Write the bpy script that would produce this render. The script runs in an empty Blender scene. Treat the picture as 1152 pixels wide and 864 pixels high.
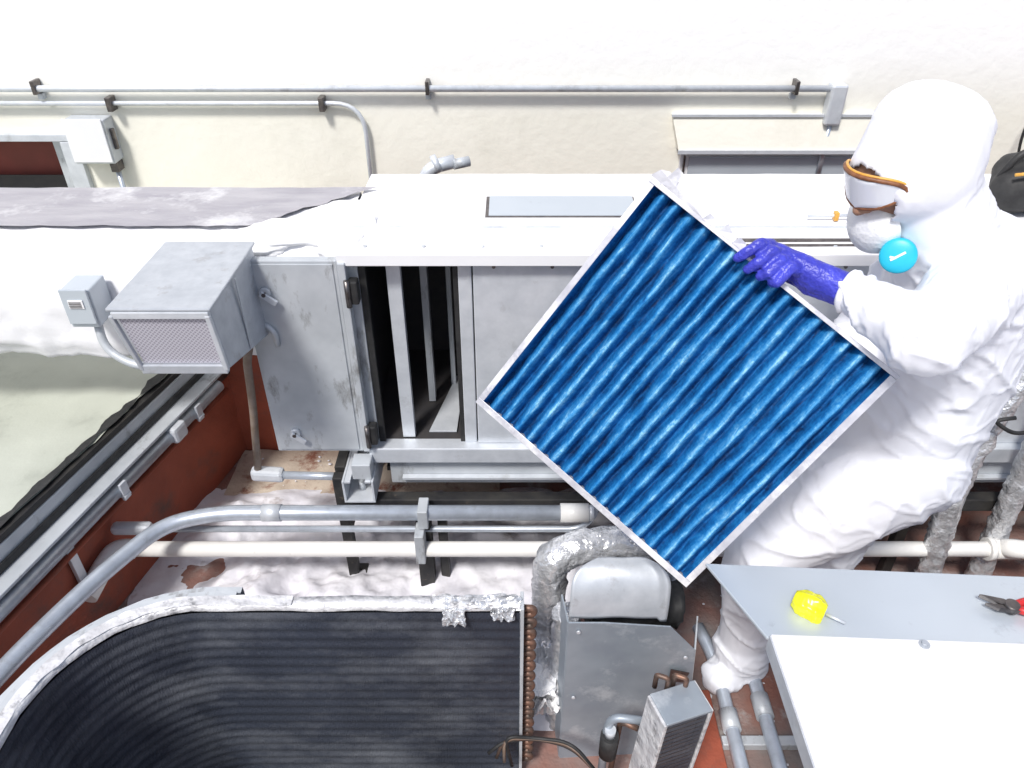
import bpy, bmesh, math, random
from mathutils import Vector, Matrix, noise
random.seed(4)
S=bpy.context.scene
V=Vector
# ------------------------------------------------------------------ materials
def M(name,c1,c2=None,scale=5,lo=.35,hi=.65,rough=.6,metal=0,bump=0,bscale=40,stretch=(1,1,1),c3=None,scale3=2,lo3=.55,hi3=.7,rvar=0,spec=.5,stretch3=None):
    m=bpy.data.materials.new(name); m.use_nodes=True; nt=m.node_tree; N=nt.nodes; Lk=nt.links
    b=N['Principled BSDF']; b.inputs['Roughness'].default_value=rough; b.inputs['Metallic'].default_value=metal
    b.inputs['Specular IOR Level'].default_value=spec
    tc=N.new('ShaderNodeTexCoord'); mp=N.new('ShaderNodeMapping'); mp.inputs['Scale'].default_value=stretch
    Lk.new(tc.outputs['Object'],mp.inputs['Vector'])
    def nz(sc,det=3,r=.6,vec=None):
        n=N.new('ShaderNodeTexNoise'); n.inputs['Scale'].default_value=sc; n.inputs['Detail'].default_value=det; n.inputs['Roughness'].default_value=r
        Lk.new((vec or mp.outputs['Vector']),n.inputs['Vector']); return n
    def ramp(src,a,bb,ca=(0,0,0,1),cb=(1,1,1,1)):
        r=N.new('ShaderNodeValToRGB'); e=r.color_ramp.elements; e[0].position=a; e[1].position=bb; e[0].color=ca; e[1].color=cb
        Lk.new(src,r.inputs['Fac']); return r
    c1=(*c1,1)
    if c2 is None: c2=tuple(x*.8 for x in c1[:3])
    c2=(*c2,1)
    n=nz(scale); r=ramp(n.outputs['Fac'],lo,hi,c1,c2); col=r.outputs['Color']
    if c3 is not None:
        v3=tc.outputs['Object']
        if stretch3:
            m3_=N.new('ShaderNodeMapping'); m3_.inputs['Scale'].default_value=stretch3; Lk.new(v3,m3_.inputs['Vector']); v3=m3_.outputs['Vector']
        n3=nz(scale3,6,.7,v3); r3=ramp(n3.outputs['Fac'],lo3,hi3)
        mx=N.new('ShaderNodeMix'); mx.data_type='RGBA'; Lk.new(r3.outputs['Color'],mx.inputs['Factor'])
        Lk.new(col,mx.inputs['A']); mx.inputs['B'].default_value=(*c3,1); col=mx.outputs['Result']
    Lk.new(col,b.inputs['Base Color'])
    if rvar:
        mr=N.new('ShaderNodeMapRange'); mr.inputs['To Min'].default_value=rough-rvar; mr.inputs['To Max'].default_value=rough+rvar
        Lk.new(n.outputs['Fac'],mr.inputs['Value']); Lk.new(mr.outputs['Result'],b.inputs['Roughness'])
    if bump:
        nb=nz(bscale,2,.6); bp=N.new('ShaderNodeBump'); bp.inputs['Strength'].default_value=bump; bp.inputs['Distance'].default_value=.01
        Lk.new(nb.outputs['Fac'],bp.inputs['Height']); Lk.new(bp.outputs['Normal'],b.inputs['Normal'])
    return m
galv=M('galvanized_steel',(.68,.71,.75),(.54,.57,.61),scale=14,lo=.3,hi=.7,rough=.42,metal=.3,bump=.05,bscale=60,c3=(.36,.36,.36),scale3=6,lo3=.58,hi3=.80,rvar=.12)
galv_dull=M('weathered_galvanized',(.57,.60,.63),(.46,.49,.52),scale=7,rough=.5,metal=.25,bump=.06,c3=(.13,.12,.11),scale3=9,lo3=.57,hi3=.76,rvar=.1,stretch3=(1.6,1,.6))
hoodm=M('hood_galvanized',(.53,.56,.60),(.43,.46,.50),scale=22,lo=.3,hi=.7,rough=.42,metal=.35,bump=.04,c3=(.28,.27,.27),scale3=10,lo3=.58,hi3=.78,rvar=.1)
guardm=M('guard_sheet_steel',(.36,.41,.46),(.28,.32,.37),scale=6,rough=.45,metal=.35,bump=.05,c3=(.5,.54,.58),scale3=9,lo3=.55,hi3=.7,rvar=.1)
conduit_m=M('conduit_zinc',(.54,.59,.66),(.43,.47,.53),scale=20,rough=.35,metal=.45,c3=(.26,.26,.26),scale3=14,lo3=.58,hi3=.8,rvar=.1)
alu=M('filter_aluminium',(.62,.62,.66),(.46,.46,.51),scale=24,rough=.36,metal=.35,bump=.08,c3=(.80,.80,.82),scale3=9,lo3=.47,hi3=.60)
white=M('white_roof_coating',(.85,.85,.87),(.79,.79,.81),scale=4,rough=.55,bump=.15,bscale=25,c3=(.50,.48,.46),scale3=7,lo3=.64,hi3=.80)
foam=M('white_foam_coating',(.85,.85,.85),(.77,.77,.79),scale=6,rough=.7,bump=.3,bscale=30,c3=(.46,.42,.38),scale3=14,lo3=.61,hi3=.75)
membrane=M('grey_roof_membrane',(.42,.41,.43),(.32,.31,.34),scale=9,lo=.3,hi=.7,rough=.8,bump=.3,c3=(.66,.66,.67),scale3=3.5,lo3=.54,hi3=.7,stretch=(.6,2,1))
black=M('black_painted_steel',(.012,.012,.014),(.035,.033,.03),scale=15,rough=.5,c3=(.16,.12,.09),scale3=22,lo3=.62,hi3=.8)
rubber=M('black_rubber',(.015,.015,.016),(.03,.03,.03),scale=30,rough=.6)
red=M('red_oxide_paint',(.36,.085,.045),(.27,.065,.035),scale=5,rough=.75,bump=.3,c3=(.13,.07,.055),scale3=4,lo3=.52,hi3=.72)
olive=M('roof_panel_olive',(.50,.52,.45),(.41,.43,.37),scale=2.5,rough=.40,bump=.12,c3=(.27,.28,.24),scale3=2.5,lo3=.52,hi3=.78)
beige=M('dusty_roof',(.58,.50,.41),(.44,.36,.29),scale=7,rough=.9,bump=.4,c3=(.22,.09,.06),scale3=5,lo3=.54,hi3=.64)
ground_m=M('roof_ground',(.27,.12,.09),(.20,.17,.16),scale=4,rough=.9,bump=.5,c3=(.38,.36,.35),scale3=6,lo3=.55,hi3=.7)
pvc=M('white_pvc',(.84,.83,.80),(.78,.77,.75),scale=8,rough=.35,c3=(.50,.47,.42),scale3=14,lo3=.62,hi3=.8)
foil=M('aluminium_foil_tape',(.80,.81,.83),(.55,.56,.58),scale=30,rough=.32,metal=.6,bump=.9,bscale=45)
crust=M('white_crusted_rim',(.76,.76,.77),(.52,.52,.54),scale=18,rough=.5,metal=.2,bump=.7,bscale=40,c3=(.20,.20,.21),scale3=16,lo3=.56,hi3=.68)
coilm=M('coil_fins',(.022,.026,.037),(.042,.050,.070),scale=3,rough=.42,bump=.4,bscale=300,stretch=(1,1,.05),c3=(.14,.15,.17),scale3=2.6,lo3=.46,hi3=.80,spec=.45,stretch3=(1,1,2.0))  # pale patches: dust plus a hazy sheen painted into the fin colour
copper=M('aged_copper',(.24,.13,.09),(.10,.08,.07),scale=30,rough=.5,metal=.5)
brown_pipe=M('rusty_liquid_tight',(.28,.22,.18),(.2,.14,.1),scale=20,rough=.6)
suit=M('white_coverall',(.83,.84,.89),(.80,.81,.87),scale=6,rough=.7,bump=.10,bscale=9,spec=.25)
glove=M('nitrile_glove',(.055,.065,.54),(.04,.045,.40),scale=30,rough=.4,bump=.5,bscale=70)
cyan=M('respirator_cyan',(.02,.48,.66),(.015,.42,.60),scale=20,rough=.4)
brown=M('goggle_strap',(.25,.10,.04),(.14,.05,.02),scale=60,rough=.5)
amber=M('amber_trim',(.75,.42,.08),(.6,.3,.05),scale=50,rough=.4)
skin=M('skin',(.36,.20,.13),(.30,.16,.10),scale=15,rough=.5)
yellow=M('yellow_plastic',(.88,.86,.02),(.75,.72,.01),scale=40,rough=.25)
redpl=M('red_plastic',(.6,.03,.03),(.45,.02,.02),scale=30,rough=.4)
steel=M('tool_steel',(.12,.11,.11),(.2,.18,.17),scale=40,rough=.35,metal=.9)
lavender=M('spray_foam_ground',(.76,.75,.79),(.62,.61,.66),scale=8,rough=.85,bump=.5,bscale=20,c3=(.36,.32,.31),scale3=6,lo3=.60,hi3=.72)
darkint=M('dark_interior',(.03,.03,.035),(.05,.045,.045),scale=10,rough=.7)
maroon=M('maroon_room',(.22,.05,.04),(.14,.04,.03),scale=3,rough=.7)
lidgrey=M('painted_grey_lid',(.52,.57,.62),(.45,.50,.55),scale=2,rough=.32,metal=.2,bump=.03,c3=(.34,.37,.41),scale3=14,lo3=.64,hi3=.8)
lidwhite=M('painted_white_lid',(.84,.84,.85),(.78,.78,.80),scale=3,rough=.45,c3=(.58,.58,.58),scale3=9,lo3=.66,hi3=.85)
lens=M('clear_lens',(.78,.80,.84),(.70,.73,.78),rough=.12)
respm=M('respirator_white',(.84,.85,.86),rough=.7,bump=.3,bscale=60)

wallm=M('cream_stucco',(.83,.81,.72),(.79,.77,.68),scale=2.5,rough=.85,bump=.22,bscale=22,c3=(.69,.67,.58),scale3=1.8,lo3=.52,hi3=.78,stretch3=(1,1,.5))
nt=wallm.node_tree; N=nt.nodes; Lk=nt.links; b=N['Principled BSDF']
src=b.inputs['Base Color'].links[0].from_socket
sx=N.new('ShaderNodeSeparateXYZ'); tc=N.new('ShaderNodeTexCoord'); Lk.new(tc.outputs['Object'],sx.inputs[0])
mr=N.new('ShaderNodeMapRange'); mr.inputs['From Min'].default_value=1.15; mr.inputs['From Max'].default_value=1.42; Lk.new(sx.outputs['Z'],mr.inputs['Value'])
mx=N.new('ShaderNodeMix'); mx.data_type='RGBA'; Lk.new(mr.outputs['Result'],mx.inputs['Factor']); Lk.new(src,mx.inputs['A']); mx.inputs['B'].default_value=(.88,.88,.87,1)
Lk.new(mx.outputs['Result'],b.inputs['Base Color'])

# filter media: blue, dust on crests, shade painted into the darker valleys, streaked along the pleats
fm=bpy.data.materials.new('blue_filter_media'); fm.use_nodes=True; nt=fm.node_tree; N=nt.nodes; Lk=nt.links; b=N['Principled BSDF']
b.inputs['Roughness'].default_value=.65; b.inputs['Specular IOR Level'].default_value=.25
uv=N.new('ShaderNodeUVMap')
def nn(sx_,sy_,det,r_):
    mp=N.new('ShaderNodeMapping'); mp.inputs['Scale'].default_value=(sx_,sy_,1); Lk.new(uv.outputs['UV'],mp.inputs['Vector'])
    n_=N.new('ShaderNodeTexNoise'); n_.inputs['Scale'].default_value=1; n_.inputs['Detail'].default_value=det; n_.inputs['Roughness'].default_value=r_; n_.inputs['Distortion'].default_value=.5
    Lk.new(mp.outputs['Vector'],n_.inputs['Vector']); return n_
n1=nn(75,12,6,.7); n2=nn(5,4,4,.6); n3=nn(110,110,3,.6)
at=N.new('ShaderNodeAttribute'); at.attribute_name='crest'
def mad(a,k,c_):
    m_=N.new('ShaderNodeMath'); m_.operation='MULTIPLY_ADD'; Lk.new(a,m_.inputs[0]); m_.inputs[1].default_value=k
    if isinstance(c_,float): m_.inputs[2].default_value=c_
    else: Lk.new(c_,m_.inputs[2])
    return m_.outputs[0]
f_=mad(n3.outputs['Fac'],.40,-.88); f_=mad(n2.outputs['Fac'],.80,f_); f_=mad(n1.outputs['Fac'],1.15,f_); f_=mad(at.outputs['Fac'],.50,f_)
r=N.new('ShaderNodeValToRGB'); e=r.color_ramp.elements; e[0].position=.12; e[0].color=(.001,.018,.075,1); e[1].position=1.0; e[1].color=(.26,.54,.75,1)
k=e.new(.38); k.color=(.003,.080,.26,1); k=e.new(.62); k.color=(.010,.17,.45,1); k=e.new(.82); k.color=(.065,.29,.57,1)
Lk.new(f_,r.inputs['Fac']); Lk.new(r.outputs['Color'],b.inputs['Base Color'])
bp=N.new('ShaderNodeBump'); bp.inputs['Strength'].default_value=.5; bp.inputs['Distance'].default_value=.006; Lk.new(n1.outputs['Fac'],bp.inputs['Height']); Lk.new(bp.outputs['Normal'],b.inputs['Normal'])

# fine wire mesh of hood intake
meshm=M('intake_mesh',(.60,.60,.66),(.5,.5,.56),scale=8,rough=.5,metal=.2)
nt=meshm.node_tree; N=nt.nodes; Lk=nt.links; b=N['Principled BSDF']
tc=N.new('ShaderNodeTexCoord'); hts=[]
mp=N.new('ShaderNodeMapping'); mp.inputs['Rotation'].default_value=(0,math.radians(45),0); Lk.new(tc.outputs['Object'],mp.inputs['Vector'])
for d in ('X','Z'):
    wv=N.new('ShaderNodeTexWave'); wv.wave_type='BANDS'; wv.bands_direction=d; wv.inputs['Scale'].default_value=42; wv.inputs['Distortion'].default_value=.6; Lk.new(mp.outputs['Vector'],wv.inputs['Vector']); hts.append(wv)
ml=N.new('ShaderNodeMath'); ml.operation='MAXIMUM'; Lk.new(hts[0].outputs['Fac'],ml.inputs[0]); Lk.new(hts[1].outputs['Fac'],ml.inputs[1])
rr=N.new('ShaderNodeValToRGB'); rr.color_ramp.elements[0].color=(.30,.29,.34,1); rr.color_ramp.elements[1].color=(.58,.57,.63,1); rr.color_ramp.elements[0].position=.45; rr.color_ramp.elements[1].position=.95
Lk.new(ml.outputs[0],rr.inputs['Fac']); Lk.new(rr.outputs['Color'],b.inputs['Base Color'])

# ------------------------------------------------------------------ mesh helpers
def link(name,me,mat=None,parent=None,smooth=False):
    o=bpy.data.objects.new(name,me); S.collection.objects.link(o)
    if mat: me.materials.append(mat)
    if smooth:
        for p in me.polygons: p.use_smooth=True
    if parent: o.parent=parent
    return o
def group(name):
    e=bpy.data.objects.new(name,None); S.collection.objects.link(e); e.empty_display_size=.1; return e
def frombm(name,bm,mat,parent=None,smooth=False):
    me=bpy.data.meshes.new(name); bmesh.ops.recalc_face_normals(bm,faces=bm.faces); bm.to_mesh(me); bm.free()
    return link(name,me,mat,parent,smooth)
def bev(o,w,seg=2):
    if w:
        m=o.modifiers.new('b','BEVEL'); m.width=w; m.segments=seg; m.limit_method='ANGLE'
def hexa(name,p,mat,parent=None,bevel=.003):
    bm=bmesh.new(); v=[bm.verts.new(q) for q in p]
    for f in ((0,1,2,3),(4,5,6,7),(0,1,5,4),(1,2,6,5),(2,3,7,6),(3,0,4,7)): bm.faces.new([v[i] for i in f])
    o=frombm(name,bm,mat,parent); bev(o,bevel); return o
def box(name,a,b,mat,parent=None,bevel=.003):
    x0,y0,z0=a; x1,y1,z1=b
    return hexa(name,[(x0,y0,z0),(x1,y0,z0),(x1,y1,z0),(x0,y1,z0),(x0,y0,z1),(x1,y0,z1),(x1,y1,z1),(x0,y1,z1)],mat,parent,bevel)
def obox(name,c,ax,ay,az,mat,parent=None,bevel=.002):
    c,ax,ay,az=V(c),V(ax),V(ay),V(az)
    return hexa(name,[c-ax-ay-az,c+ax-ay-az,c+ax+ay-az,c-ax+ay-az,c-ax-ay+az,c+ax-ay+az,c+ax+ay+az,c-ax+ay+az],mat,parent,bevel)
def fillet(pts,rad,n=7):
    pts=[V(p) for p in pts]; out=[pts[0]]
    for i in range(1,len(pts)-1):
        a,b,c=pts[i-1],pts[i],pts[i+1]; r=min(rad,(a-b).length*.48,(c-b).length*.48)
        p=b+(a-b).normalized()*r; q=b+(c-b).normalized()*r
        for k in range(n+1):
            t=k/n; out.append(p*(1-t)**2+b*2*t*(1-t)+q*t*t)
    out.append(pts[-1]); return out
def tube(name,pts,r,mat,parent=None,rad=.06,seg=14,crinkle=0,step=None,flute=0):
    P=fillet(pts,rad) if rad else [V(p) for p in pts]
    if step:
        Q=[P[0]]
        for a,b in zip(P[:-1],P[1:]):
            n=max(1,int((b-a).length/step))
            for k in range(1,n+1): Q.append(a.lerp(b,k/n))
        P=Q
    bm=bmesh.new(); rings=[]; up=None
    for i,p in enumerate(P):
        t=(P[min(i+1,len(P)-1)]-P[max(i-1,0)]).normalized()
        if up is None:
            up=V((0,0,1)) if abs(t.z)<.9 else V((0,1,0))
        up=(up-t*up.dot(t)).normalized(); sd=t.cross(up)
        ring=[]
        R_=r(i/(len(P)-1)) if callable(r) else r
        for k in range(seg):
            a=2*math.pi*k/seg; d=up*math.cos(a)+sd*math.sin(a); q=p+d*R_*(1+flute*math.cos(6*a))
            if crinkle: q+=d*crinkle*(noise.noise(q*45)+.6*noise.noise(q*110))
            ring.append(bm.verts.new(q))
        rings.append(ring)
    for a,b in zip(rings[:-1],rings[1:]):
        for k in range(seg): bm.faces.new((a[k],a[(k+1)%seg],b[(k+1)%seg],b[k]))
    bm.faces.new(rings[0]); bm.faces.new(rings[-1][::-1])
    o=frombm(name,bm,mat,parent)
    for p in o.data.polygons: p.use_smooth=len(p.vertices)==4
    return o
def cyl(name,a,b,r,mat,parent=None,seg=20): return tube(name,[a,b],r,mat,parent,rad=0,seg=seg)
def sweep(name,path,prof,mat,parent=None,jit=0,smooth=False):
    P=[V((p[0],p[1])) for p in path]; bm=bmesh.new(); rows=[]
    for i,p in enumerate(P):
        t=(P[min(i+1,len(P)-1)]-P[max(i-1,0)]).normalized(); n=V((t.y,-t.x))
        row=[]
        for o,z in prof:
            q=V((p.x+n.x*o,p.y+n.y*o,z))
            if jit: q+=noise.noise_vector(q*25)*jit
            row.append(bm.verts.new(q))
        rows.append(row)
    for a,b in zip(rows[:-1],rows[1:]):
        for k in range(len(prof)-1): bm.faces.new((a[k],a[k+1],b[k+1],b[k]))
    return frombm(name,bm,mat,parent,smooth)
def grid(name,f,nu,nv,mat,parent=None,smooth=True):
    bm=bmesh.new(); vs=[[bm.verts.new(f(i/nu,j/nv)) for j in range(nv+1)] for i in range(nu+1)]
    for i in range(nu):
        for j in range(nv): bm.faces.new((vs[i][j],vs[i+1][j],vs[i+1][j+1],vs[i][j+1]))
    return frombm(name,bm,mat,parent,smooth)
def poly(name,pts,mat,parent=None,thick=.004):
    bm=bmesh.new(); bm.faces.new([bm.verts.new(p) for p in pts]); o=frombm(name,bm,mat,parent)
    m=o.modifiers.new('s','SOLIDIFY'); m.thickness=thick; m.offset=0; return o
def fbm(q,s,o=4):
    return noise.fractal(V(q)*s,1.0,2.0,o)
_b=bmesh.new(); bmesh.ops.create_icosphere(_b,subdivisions=3,radius=1); ICO=[v.co.copy() for v in _b.verts]; _b.free()
def hulls(name,parts,voxel,mat,parent=None,sm=4,disp=None,post=None,smooth_f=.5):
    AV=[]; AF=[]
    for part in parts:
        bm=bmesh.new()
        for (x,y,z,r) in part:
            for c in ICO: bm.verts.new(V((x,y,z))+c*r)
        bmesh.ops.convex_hull(bm,input=list(bm.verts),use_existing_faces=False)
        bmesh.ops.delete(bm,geom=[v for v in bm.verts if not v.link_faces],context='VERTS')
        bmesh.ops.recalc_face_normals(bm,faces=bm.faces)
        bm.verts.index_update(); o0=len(AV)
        AV+=[v.co.copy() for v in bm.verts]; AF+=[[v.index+o0 for v in f.verts] for f in bm.faces]; bm.free()
    me=bpy.data.meshes.new(name); me.from_pydata(AV,[],AF)
    tmp=bpy.data.objects.new('tmp',me); S.collection.objects.link(tmp)
    rm=tmp.modifiers.new('r','REMESH'); rm.mode='VOXEL'; rm.voxel_size=voxel
    s=tmp.modifiers.new('s','SMOOTH'); s.factor=smooth_f; s.iterations=sm
    dg=bpy.context.evaluated_depsgraph_get(); me2=bpy.data.meshes.new_from_object(tmp.evaluated_get(dg))
    bpy.data.objects.remove(tmp)
    if disp:
        nm=[v.normal.copy() for v in me2.vertices]
        for v,n in zip(me2.vertices,nm): v.co+=n*disp(v.co.copy())
    if post:
        bm=bmesh.new(); bm.from_mesh(me2); post(bm); bm.to_mesh(me2); bm.free()
    me2.name=name; me2.materials.clear()
    return link(name,me2,mat,parent,True)

# ------------------------------------------------------------------ ground
box('ground',(-30,-30,-.2),(30,30,0),ground_m,None,0)
def mound(u,v):
    x=-1.34+u*1.80; y=1.22+v*1.06
    e=min(u,1-u,v,1-v)*6; e=min(1,max(0,e))
    return V((x,y,-.004+e*(.045+.06*fbm((x,y,0),4)+.018*fbm((x,y,3),15))))
grid('spray_foam_patch',mound,150,80,lavender)
def dust(u,v):
    x=-1.15+u*1.1; y=2.05+v*.44
    return V((x,y,.006+.012*abs(fbm((x,y,0),8))))
grid('dust_deposit',dust,40,20,beige)
bm=bmesh.new()
for i in range(110):
    if i<50: x,y,zb=random.uniform(-1.1,-.1),random.uniform(2.1,2.45),.018
    else: x,y,zb=random.uniform(.4,1.0),random.uniform(1.0,1.75),.003
    s=random.uniform(.002,.009); a=random.random()*6.28; vs=[]
    for k in range(5):
        aa=a+k*1.256; rr_=s*random.uniform(.4,1.3); vs.append(bm.verts.new((x+rr_*math.cos(aa),y+rr_*math.sin(aa),zb)))
    top=bm.verts.new((x,y,zb+.004))
    for k in range(5): bm.faces.new((vs[k],vs[(k+1)%5],top))
frombm('foam_flakes',bm,lavender)

# ------------------------------------------------------------------ back wall
bw=group('stucco_wall')
WX0,WX1,WZ0,WZ1=-2.75,-2.0,.45,1.075
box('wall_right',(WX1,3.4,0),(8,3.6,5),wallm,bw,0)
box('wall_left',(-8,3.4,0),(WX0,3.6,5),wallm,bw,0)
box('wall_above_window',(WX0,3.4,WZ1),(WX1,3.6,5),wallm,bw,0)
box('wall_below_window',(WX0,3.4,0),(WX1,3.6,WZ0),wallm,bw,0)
win=group('window')
box('recess_panel',(WX0,3.62,WZ0),(WX1,3.66,WZ1),maroon,win,0)
box('lower_glass',(WX0,3.58,WZ0),(WX1-.07,3.585,.83),darkint,win,0)
box('frame_top',(WX0,3.37,WZ1-.02),(WX1+.06,3.45,WZ1+.012),galv,win)
box('frame_side',(WX1-.015,3.37,WZ0),(WX1+.06,3.45,WZ1-.022),galv,win)
box('inner_jamb',(WX1-.10,3.46,WZ0),(WX1-.017,3.58,WZ1-.03),galv_dull,win)
wc=group('wall_conduit')
tube('run',[(-5,3.36,1.284),(1.37,3.36,1.284)],.014,galv,wc)
box('junction_elbow',(1.355,3.33,1.135),(1.425,3.395,1.305),galv,wc,.01)
tube('drop',[(1.39,3.36,1.15),(1.39,3.36,.9)],.012,conduit_m,wc)
for i,x in enumerate((-2.03,-.36,1.21,-3.6)):
    box(f'clamp_{i}',(x-.008,3.338,1.262),(x+.008,3.40,1.318),steel,wc)
    box(f'clamp_foot_{i}',(x-.013,3.375,1.235),(x+.013,3.40,1.26),galv_dull,wc)
wc2=group('wall_conduit')
tube('run',[(-5,3.37,1.221),(-.645,3.37,1.221),(-.645,3.37,.6)],.010,galv,wc2,rad=.13)
for i,x in enumerate((-1.734,-.82)):
    box(f'clamp_{i}',(x-.012,3.345,1.19),(x+.012,3.40,1.25),steel,wc2)
sb=group('switch_box')
box('box',(-1.94,3.31,.975),(-1.76,3.40,1.165),galv,sb,.006)
box('cover',(-1.935,3.30,.985),(-1.765,3.308,1.172),lidwhite,sb,.002)
box('fitting',(-1.80,3.33,.93),(-1.765,3.39,.975),steel,sb)
tube('conduit',[(-1.785,3.36,.95),(-1.785,3.36,.5)],.012,conduit_m,sb)
box('lever',(-1.76,3.34,1.03),(-1.745,3.36,1.12),steel,sb)
aw=group('wall_vent_hood')
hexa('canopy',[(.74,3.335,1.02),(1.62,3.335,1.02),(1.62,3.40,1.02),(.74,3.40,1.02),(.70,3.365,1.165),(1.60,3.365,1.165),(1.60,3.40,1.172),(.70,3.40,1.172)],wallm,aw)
box('canopy_lip',(.735,3.328,1.012),(1.625,3.334,1.030),galv,aw,.001)
box('canopy_cap',(.695,3.355,1.166),(1.605,3.362,1.178),galv,aw,.001)
box('frame',(.76,3.385,.6),(1.62,3.40,1.005),lidwhite,aw)
box('panel',(.80,3.375,.6),(1.60,3.384,.985),lidgrey,aw,.002)
box('frame_bead',(.775,3.372,.6),(.783,3.384,.99),steel,aw,.001)
tube('hanging_wire',[(2.45,3.37,1.9),(2.30,3.33,1.35),(2.2,3.3,1.15),(2.24,3.3,.95),(2.19,3.2,.85),(2.25,3.0,.8)],.006,rubber,rad=.1)
el=group('pipe_elbow')
tube('pipe',[(-.33,2.60,1.05),(-.30,2.60,1.20),(-.20,2.62,1.22)],.024,galv,el,rad=.06)
cyl('cap',(-.275,2.60,1.212),(-.255,2.605,1.220),.032,galv,el)
cyl('cap2',(-.205,2.60,1.215),(-.15,2.62,1.22),.018,galv_dull,el)

# ------------------------------------------------------------------ left duct
du=group('rooftop_duct')
prof=[(2.33,.84),(2.34,1.18),(2.32,1.222),(2.16,1.226),(2.02,1.222),(1.965,1.205),(1.93,1.165),(1.91,1.11),(1.90,1.05),(1.90,.98),(1.905,.91),(1.925,.86),(1.97,.838),(2.1,.84),(2.33,.84)]
def densep(p,n=4):
    o=[]
    for a,b in zip(p[:-1],p[1:]):
        for k in range(n): o.append((a[0]+(b[0]-a[0])*k/n,a[1]+(b[1]-a[1])*k/n))
    return o+[p[-1]]
pr=densep(prof)
def ductf(u,v):
    x=-4.2+u*3.72; j=min(len(pr)-1,int(round(v*(len(pr)-1)))); y,z=pr[j]
    a=.008 if y<2.05 else .003
    w=fbm((x,y,z),5)*a*1.5+fbm((x,y,z),20)*a*.2
    if z<.9: z+=fbm((x,0,7),7)*.024
    return V((x,y-w,z+w*.8))
grid('duct_body',ductf,260,len(pr)-1,white,du)
def memf(u,v):
    x1=-.43-(1-v)*.32; x=-4.2+u*(x1+4.2); y=2.02+v*.30
    w=fbm((x,y,1.22),6)*.0064
    return V((x+.02*fbm((y,x,3),20)*u,y+.012*fbm((x,1,1),14)*(1-v),1.236+w*.5))
grid('membrane_top',memf,140,14,membrane,du)
def lump(cx,cy,cz,rx,ry,rz,name,seed):
    bm=bmesh.new(); bmesh.ops.create_icosphere(bm,subdivisions=5,radius=1)
    for v in bm.verts:
        d=v.co.copy(); k=1+.30*fbm(d+V((seed,0,0)),1.3,2)+.03*fbm(d+V((seed,3,0)),6,2)
        v.co=V((cx+d.x*rx*k,cy+d.y*ry*k,cz+d.z*rz*k))
    return frombm(name,bm,foam,du,True)
lump(-.62,2.02,1.212,.18,.07,.034,'foam_lump_1',1)
lump(-.47,1.96,1.20,.07,.07,.044,'foam_lump_2',5)
lump(-.50,2.16,1.214,.15,.11,.024,'foam_lump_3',9)
lump(-.78,1.965,1.19,.15,.045,.034,'foam_lump_4',12)
lump(-.44,2.07,1.215,.05,.04,.034,'foam_lump_5',15)

# ------------------------------------------------------------------ air handler
ah=group('air_handling_unit')
F=1.88
def roof(u,v):
    x=-.47+u*3.4; y=1.852+v*.62
    return V((x,y,1.226+.0015*fbm((x,y,0),7)))
box('roof_slab',(-.47,1.855,1.205),(2.93,2.47,1.222),white,ah,.004)
grid('roof_coating',roof,90,20,white,ah)
box('roof_seam',(-.47,2.025,1.224),(2.93,2.033,1.231),galv,ah,.002)
box('front_drip_edge',(-.47,1.843,1.195),(2.93,1.853,1.229),lidwhite,ah,.002)
box('jamb_left',(-.455,F,.555),(-.425,F+.03,1.203),galv_dull,ah)
box('jamb_right',(-.150,F,.555),(-.112,F+.03,1.203),galv,ah)
box('access_panel_1',(-.108,F-.006,.556),(.34,F+.02,1.200),galv,ah,.004)
box('access_panel_2',(.345,F-.006,.556),(1.0,F+.02,1.200),galv,ah,.004)
box('access_panel_3',(1.005,F-.006,.556),(2.0,F+.02,1.200),galv,ah,.004)
box('access_panel_4',(2.005,F-.006,.556),(2.9,F+.02,1.200),galv,ah,.004)
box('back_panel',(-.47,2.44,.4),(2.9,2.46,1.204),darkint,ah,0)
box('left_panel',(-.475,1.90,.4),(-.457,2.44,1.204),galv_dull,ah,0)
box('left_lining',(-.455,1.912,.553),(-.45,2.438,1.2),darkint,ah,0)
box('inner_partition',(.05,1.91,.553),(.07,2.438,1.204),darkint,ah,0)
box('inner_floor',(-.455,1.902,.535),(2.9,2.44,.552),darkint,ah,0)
box('sill',(-.455,1.845,.497),(2.9,1.90,.556),galv,ah,.004)
box('base_rail',(-.40,1.875,.385),(2.9,1.91,.495),galv_dull,ah,.004)
box('base_rail_lip',(-.36,1.855,.415),(2.9,1.874,.425),galv,ah,.001)
box('bottom_pan',(-.42,1.92,.40),(2.9,2.46,.42),black,ah,0)
box('rack_post_1',(-.352,1.905,.556),(-.312,1.93,1.2),galv,ah,.002)
box('rack_post_2',(-.285,2.10,.556),(-.262,2.13,1.2),galv_dull,ah,.002)
box('rack_post_3',(-.215,2.20,.556),(-.198,2.22,1.2),galv_dull,ah,.002)
box('rack_post_4',(-.12,2.32,.556),(-.10,2.34,1.2),galv_dull,ah,.002)
hexa('rack_floor_rail',[(-.27,1.93,.556),(-.18,1.93,.556),(-.17,2.25,.556),(-.20,2.25,.556),(-.27,1.93,.562),(-.18,1.93,.562),(-.17,2.25,.562),(-.20,2.25,.562)],galv,ah,.001)
box('gasket_left',(-.424,1.883,.556),(-.405,1.90,1.2),rubber,ah,.001)
box('gasket_right',(-.164,1.883,.556),(-.151,1.90,1.2),rubber,ah,.001)
box('hatch_frame',(-.085,2.06,1.224),(.38,2.235,1.240),lidwhite,ah,.003)
box('hatch_dark_border',(-.078,2.068,1.236),(.372,2.228,1.2425),steel,ah,.001)  # dark steel border around the hatch plate
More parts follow.
